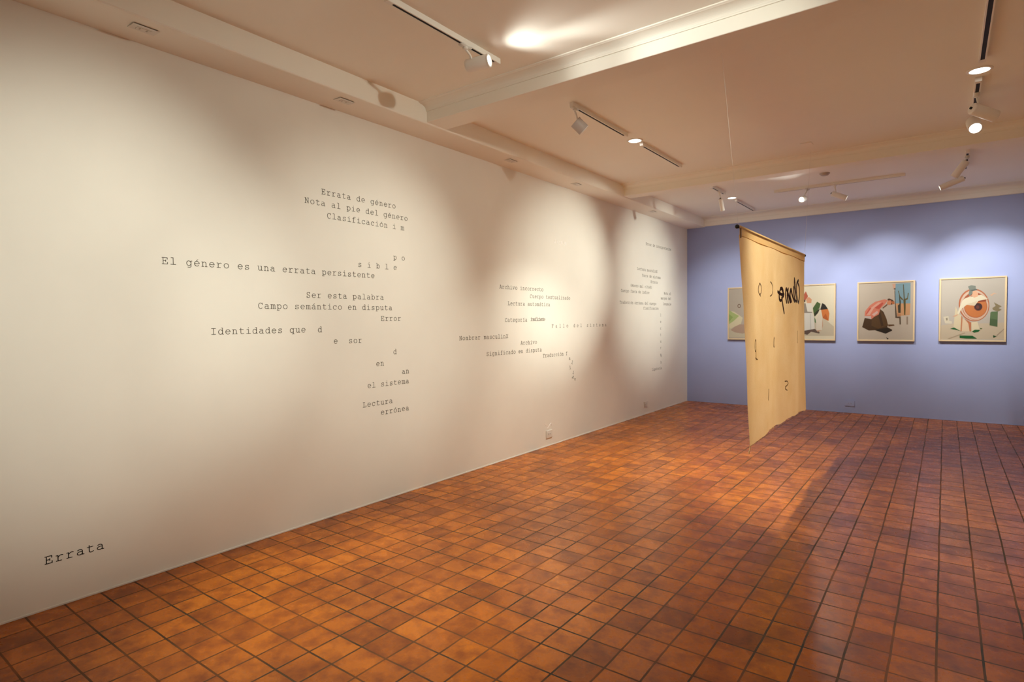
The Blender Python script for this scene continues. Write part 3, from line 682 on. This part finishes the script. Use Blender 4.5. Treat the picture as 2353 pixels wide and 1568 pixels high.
p2 =[
((206,197,178),[(-.297,-.334),(.196,-.088),(.347,-.23),(.349,-.378),(-.297,-.382)]),
((190,95,70),[(-.108,.204),(-.099,.273),(-.059,.345),(-.027,.26),(-.063,.202)]),
((70,50,50),[(-.09,.203),(-.063,.207),(-.067,.173),(-.089,.163)]),
((226,166,130),[(-.054,.202),(-.041,.241),(-.009,.248),(.027,.209),(.022,.15),(-.04,.152)]),
((150,142,134),[(-.116,.144),(-.058,.153),(-.017,.023),(.037,.007),(.032,-.019),(-.115,-.01)]),
((234,232,224),[(-.062,.153),(.018,.151),(.045,.081),(.028,.008),(-.035,.014)]),
((226,227,224),[(-.125,-.01),(.037,-.007),(.064,-.096),(.074,-.283),(-.024,-.303),(-.123,-.298)]),
((204,206,206),[(.001,-.017),(.015,-.017),(.025,-.293),(.008,-.298)]),
((100,82,76),[(-.114,-.303),(.074,-.266),(.145,-.318),(.141,-.342),(.021,-.313),(-.032,-.363),(-.113,-.343)]),
((205,162,132),[(.162,-.254),(.187,-.117),(.192,-.215),(.175,-.283),(.118,-.313),(.101,-.298)]),
((226,219,206),[(.091,-.116),(.151,-.004),(.182,-.088),(.179,-.283),(.096,-.293)]),
((72,102,52),[(.045,.071),(.106,.17),(.155,.137),(.142,.074),(.09,-.008),(.068,-.067),(.055,-.008)]),
((42,46,26),[(.063,-.018),(.151,.069),(.121,-.009),(.073,-.069)]),
((62,112,62),[(.068,-.072),(.086,-.116),(.091,-.18),(.071,-.155)]),
((26,22,20),[(.151,.04),(.178,.146),(.22,.121),(.262,.047),(.186,.039)]),
((216,126,62),[(.164,.039),(.262,.049),(.282,-.021),(.27,-.142),(.187,-.093)]),
((190,100,44),[(.187,-.088),(.23,-.02),(.27,-.137)]),
]
p3 =[
((70,45,18),[(-.27,-.106),(-.064,.032),(-.023,-.009),(.018,-.121),(.036,-.208),(.026,-.24),(.093,-.28),(.007,-.34),(-.13,-.288),(-.212,-.292),(-.3,-.24),(-.286,-.183)]),
((88,60,27),[(-.173,-.087),(-.064,.032),(.018,-.121),(.036,-.216),(-.089,-.264),(-.178,-.216)]),
((62,40,16),[(-.091,-.056),(-.064,-.008),(-.021,-.216),(-.048,-.232)]),
((30,20,10),[(-.13,-.28),(.026,-.248),(.093,-.292),(.007,-.34)]),
((100,65,30),[(.032,-.201),(.112,-.201),(.119,-.217),(.046,-.232)]),
((112,76,52),[(-.038,.056),(.029,.118),(.023,.086),(-.031,.039)]),
((216,128,106),[(-.27,-.077),(-.264,.004),(-.202,.091),(-.134,.146),(-.012,.182),(.029,.165),(-.004,.111),(-.064,.04),(-.084,-.048),(-.138,-.079),(-.179,-.119),(-.214,-.11)]),
((226,168,150),[(-.242,-.053),(-.201,.043),(-.093,.137),(-.052,.136),(-.153,.042),(-.201,-.054)]),
((200,88,72),[(-.256,-.045),(-.202,.059),(-.181,.051),(-.235,-.037)]),
((196,84,68),[(-.14,.058),(-.038,.135),(-.025,.119),(-.078,.036),(-.112,.041)]),
((216,180,172),[(-.173,-.046),(-.105,.009),(-.091,-.023),(-.145,-.071)]),
((200,187,184),[(-.27,-.069),(-.187,-.07),(-.179,-.119),(-.263,-.098)]),
((82,48,22),[(.025,.185),(.049,.192),(.089,.171),(.109,.147),(.116,.107),(.069,.097),(.043,.117)]),
((212,136,98),[(.019,.134),(.035,.161),(.069,.164),(.079,.132),(.069,.101),(.043,.092),(.023,.11)]),
((190,110,60),[(.079,.148),(.112,.147),(.116,.107),(.086,.1)]),
((125,160,178),[(.126,.411),(.312,.415),(.312,.11),(.122,.115)]),
((214,166,142),[(.086,.407),(.126,.411),(.124,.328),(.094,.345)]),
((60,44,34),[(.099,.333),(.125,.348),(.124,.316)]),
((205,155,112),[(.129,.115),(.312,.11),(.307,-.061),(.151,-.075)]),
((188,132,92),[(.147,-.035),(.196,-.04),(.193,-.079),(.151,-.079)]),
((86,70,52),[(.112,.313),(.122,.312),(.129,.115),(.148,-.083),(.194,-.083),(.198,-.201),(.182,-.201),(.177,-.107),(.128,-.102)]),
((150,132,118),[(.265,-.084),(.285,-.084),(.286,-.202),(.267,-.202)]),
((86,76,30),[(.224,.171),(.253,.17),(.255,.065),(.252,-.061),(.237,-.06),(.231,.065)]),
((86,76,30),[(.218,.395),(.228,.394),(.243,.167),(.23,.167)]),
((96,84,34),[(.241,.178),(.272,.193),(.279,.267),(.291,.267),(.28,.173),(.25,.155)]),
((92,80,34),[(.157,.303),(.167,.303),(.184,.223),(.222,.175),(.214,.158),(.181,.196)]),
((56,52,34),[(.17,.247),(.194,.145),(.193,-.028),(.163,-.028),(.157,.083),(.178,.106)]),
((40,34,28),[(.011,-.392),(.048,-.415),(.031,-.428)]),
]
p4 =[
((207,193,172),[(-.35,-.225),(-.204,-.198),(.195,-.197),(.36,-.186),(.36,-.418),(-.351,-.426)]),
((222,214,195),[(-.323,-.102),(-.262,-.088),(-.255,-.158),(-.223,-.166),(-.223,-.2),(-.299,-.194)]),
((150,140,122),[(-.293,-.118),(-.273,-.114),(-.271,-.15),(-.288,-.154)]),
((225,212,182),[(-.182,.047),(-.143,-.064),(-.117,-.081),(-.105,-.12),(-.115,-.309),(-.203,-.254),(-.193,-.079)]),
((230,207,178),[(-.105,-.112),(-.067,-.16),(-.029,-.191),(-.015,-.309),(-.115,-.309)]),
((230,217,188),[(-.005,-.184),(.062,-.169),(.088,-.277),(.003,-.309)]),
((190,112,76),[(.188,.087),(.19,.036),(.184,-.014),(.17,-.06),(.148,-.1),(.12,-.132),(.087,-.155),(.051,-.167),(.013,-.168),(-.025,-.157),(-.061,-.135),(-.092,-.103),(-.118,-.062),(-.137,-.016),(-.147,.035),(-.149,.087),(-.143,.138),(-.128,.185),(-.105,.226),(-.076,.258),(-.042,.279),(-.006,.29),(.032,.29),(.07,.278),(.105,.255),(.135,.223),(.16,.183),(.178,.137)]),
((222,196,178),[(.178,.081),(.18,.034),(.174,-.012),(.161,-.055),(.141,-.093),(.115,-.123),(.085,-.144),(.052,-.155),(.017,-.155),(-.018,-.145),(-.05,-.125),(-.079,-.095),(-.103,-.057),(-.12,-.014),(-.13,.033),(-.132,.082),(-.126,.129),(-.112,.172),(-.092,.21),(-.065,.24),(-.034,.26),(-.0,.27),(.034,.27),(.069,.258),(.101,.237),(.129,.207),(.152,.17),(.168,.127)]),
((172,92,60),[(.17,.067),(.172,.024),(.167,-.018),(.155,-.057),(.137,-.091),(.114,-.118),(.086,-.137),(.056,-.147),(.024,-.148),(-.007,-.138),(-.037,-.12),(-.063,-.093),(-.085,-.059),(-.1,-.019),(-.109,.024),(-.111,.068),(-.106,.11),(-.093,.15),(-.075,.184),(-.051,.211),(-.022,.23),(.008,.239),(.04,.238),(.071,.228),(.1,.209),(.126,.182),(.147,.148),(.162,.109)]),
((222,190,170),[(.176,.051),(.177,.012),(.172,-.025),(.16,-.061),(.142,-.092),(.118,-.116),(.091,-.134),(.061,-.144),(.03,-.144),(-.0,-.136),(-.029,-.12),(-.055,-.096),(-.075,-.066),(-.09,-.03),(-.099,.008),(-.1,.048),(-.094,.086),(-.082,.122),(-.063,.153),(-.039,.178),(-.011,.195),(.019,.204),(.05,.204),(.08,.195),(.109,.178),(.133,.154),(.153,.124),(.168,.089)]),
((178,92,52),[(.165,.057),(.166,.023),(.161,-.011),(.15,-.043),(.133,-.07),(.112,-.092),(.087,-.108),(.06,-.117),(.032,-.117),(.004,-.11),(-.022,-.096),(-.045,-.075),(-.064,-.048),(-.078,-.016),(-.085,.018),(-.086,.053),(-.081,.087),(-.069,.119),(-.052,.147),(-.031,.169),(-.005,.184),(.022,.192),(.051,.192),(.078,.185),(.104,.17),(.127,.148),(.145,.122),(.158,.091)]),
((208,126,70),[(.16,.056),(.161,.023),(.157,-.009),(.146,-.039),(.13,-.065),(.11,-.086),(.086,-.101),(.06,-.109),(.033,-.11),(.007,-.103),(-.018,-.089),(-.04,-.069),(-.058,-.043),(-.071,-.014),(-.078,.019),(-.079,.052),(-.074,.085),(-.063,.115),(-.047,.141),(-.026,.162),(-.002,.177),(.024,.184),(.051,.185),(.078,.177),(.102,.163),(.124,.143),(.141,.117),(.154,.088)]),
((150,66,36),[(.04,.119),(.152,.131),(.152,.108),(.059,.099)]),
((120,62,48),[(.115,.034),(.114,.021),(.11,.01),(.105,-.001),(.098,-.01),(.089,-.016),(.08,-.02),(.069,-.021),(.059,-.02),(.049,-.015),(.04,-.008),(.033,.001),(.027,.011),(.024,.023),(.022,.036),(.023,.048),(.027,.06),(.032,.07),(.039,.079),(.048,.086),(.058,.089),(.068,.091),(.078,.089),(.088,.084),(.097,.078),(.104,.069),(.11,.058),(.113,.046)]),
((66,34,36),[(.11,.035),(.109,.025),(.107,.015),(.102,.006),(.096,-.002),(.088,-.007),(.08,-.011),(.071,-.012),(.062,-.01),(.054,-.007),(.046,-.001),(.039,.007),(.034,.016),(.031,.026),(.03,.037),(.031,.048),(.034,.058),(.039,.067),(.045,.074),(.052,.08),(.061,.083),(.07,.084),(.079,.083),(.087,.079),(.095,.073),(.101,.065),(.106,.056),(.109,.046)]),
((108,56,46),[(.081,.031),(.081,.026),(.08,.021),(.078,.016),(.075,.012),(.071,.009),(.068,.007),(.063,.007),(.059,.008),(.056,.01),(.052,.013),(.049,.017),(.047,.021),(.045,.027),(.045,.032),(.045,.038),(.047,.043),(.049,.048),(.052,.051),(.055,.054),(.059,.056),(.063,.057),(.067,.056),(.071,.054),(.074,.051),(.077,.047),(.079,.042),(.081,.037)]),
((198,132,96),[(-.117,-.081),(-.102,-.112),(-.11,-.309),(-.124,-.309)]),
((196,122,86),[(-.08,-.128),(-.005,-.184),(-.006,-.309),(-.022,-.309),(-.037,-.199)]),
((240,233,210),[(-.108,.124),(-.083,.154),(-.052,.169),(.015,.182),(.1,.203),(.172,.146),(.125,.131),(.07,.118),(.029,.05),(-.057,.067),(-.119,.006),(-.143,-.064),(-.162,-.056),(-.132,.053)]),
((228,216,190),[(-.057,.075),(.028,.104),(.058,.119),(.029,.054),(-.02,.057)]),
((238,186,152),[(-.001,.229),(.008,.252),(.038,.263),(.066,.227),(.064,.181),(.021,.163),(-.001,.191)]),
((226,192,168),[(.195,.199),(.237,.228),(.278,.204),(.243,.211),(.211,.179)]),
((226,180,150),[(-.218,-.095),(-.174,-.072),(-.155,-.064),(-.161,-.084),(-.192,-.099)]),
((126,136,130),[(-.048,.325),(-.012,.34),(.037,.329),(.038,.29),(.056,.274),(.002,.26),(.005,.221),(-.028,.191),(-.042,.215),(-.029,.269)]),
((96,104,102),[(-.029,.273),(.047,.286),(.059,.274),(.002,.254)]),
((142,130,100),[(.222,.014),(.257,.044),(.237,.094),(.321,.035),(.287,.013),(.321,-.011),(.281,-.037),(.228,-.009)]),
((96,122,84),[(.202,-.047),(.216,-.035),(.281,-.034),(.28,-.14),(.279,-.247),(.195,-.224)]),
((78,104,70),[(.2,-.131),(.277,-.147),(.278,-.243),(.195,-.22)]),
((12,96,46),[(-.244,-.273),(-.197,-.254),(-.121,-.305),(-.184,-.285)]),
((12,96,46),[(.003,-.309),(.039,-.285),(.094,-.289),(.076,-.316),(.028,-.328)]),
((70,100,30),[(.088,-.262),(.121,-.268),(.1,-.281)]),
((12,96,46),[(-.133,-.368),(.01,-.371),(.062,-.411),(-.051,-.412),(-.132,-.404)]),
((30,80,40),[(.233,-.362),(.274,-.377),(.239,-.399)]),
((180,164,140),[(-.271,-.415),(-.077,-.325),(-.071,-.334),(-.246,-.417)]),
((178,160,142),[(.268,-.362),(.349,-.27),(.35,-.279),(.277,-.368)]),
]

DIM = (0.62, 0.60, 0.58)
def ink_of(c):
    '''prints hold less light than the paper they hang beside'''
    return tuple(v * k for v, k in zip(srgb(c), DIM))
def picture(cx, cz, shapes, bg, label, wd=0.735, ht=0.905):
    t = thing('framed_photograph', label, 'picture', (cx, Y1, cz), 'framed photographs on the blue wall')
    f, dp = 0.020, 0.040
    bm = bmesh.new()
    x, z = wd / 2, ht / 2
    box(bm, (-x, -dp, z - f), (x, 0, z), 0.0015); box(bm, (-x, -dp, -z), (x, 0, -z + f), 0.0015)
    box(bm, (-x, -dp, -z + f), (-x + f, 0, z - f), 0.0015); box(bm, (x - f, -dp, -z + f), (x, 0, z - f), 0.0015)
    build('frame', bm, M_WOOD, t)
    bm = bmesh.new(); mats = [mat('print_paper', ink_of(bg), 0.5)]
    box(bm, (-x + f, -0.030, -z + f), (x - f, -0.004, z - f))
    idx = {}
    for k, (c, pts) in enumerate(shapes):
        if c not in idx:
            idx[c] = len(mats); mats.append(mat('print_colour', ink_of(c), 0.5))
        lim = lambda v, m: max(-m, min(m, v))
        P = [(lim(u, x - f - 0.001), lim(v, z - f - 0.001)) for u, v in pts]
        vs = [bm.verts.new((u, -0.0302 - 0.00006 * k, v)) for u, v in P]
        try: fc = bm.faces.new(vs)
        except ValueError: continue
        fc.normal_update()
        if fc.normal.y > 0: fc.normal_flip()
        fc.material_index = idx[c]
    bmesh.ops.triangulate(bm, faces=[f_ for f_ in bm.faces if len(f_.verts) > 4])
    build('print', bm, mats, t)
    return t
picture(1.103, 1.590, p1, (190, 182, 172), 'framed photo half hidden behind the hanging cloth, pale green leaves at its left')
picture(2.032, 1.590, p2, (233, 227, 206), 'framed photo with white-aproned figure and orange flower beside hanging cloth')
picture(3.064, 1.590, p3, (197, 186, 174), 'framed photo of bowing figure in pink blouse and brown skirt beside cactus')
picture(4.092, 1.597, p4, (197, 191, 184), 'rightmost framed photo, white-clad figure in front of big orange slice', 0.745, 0.905)
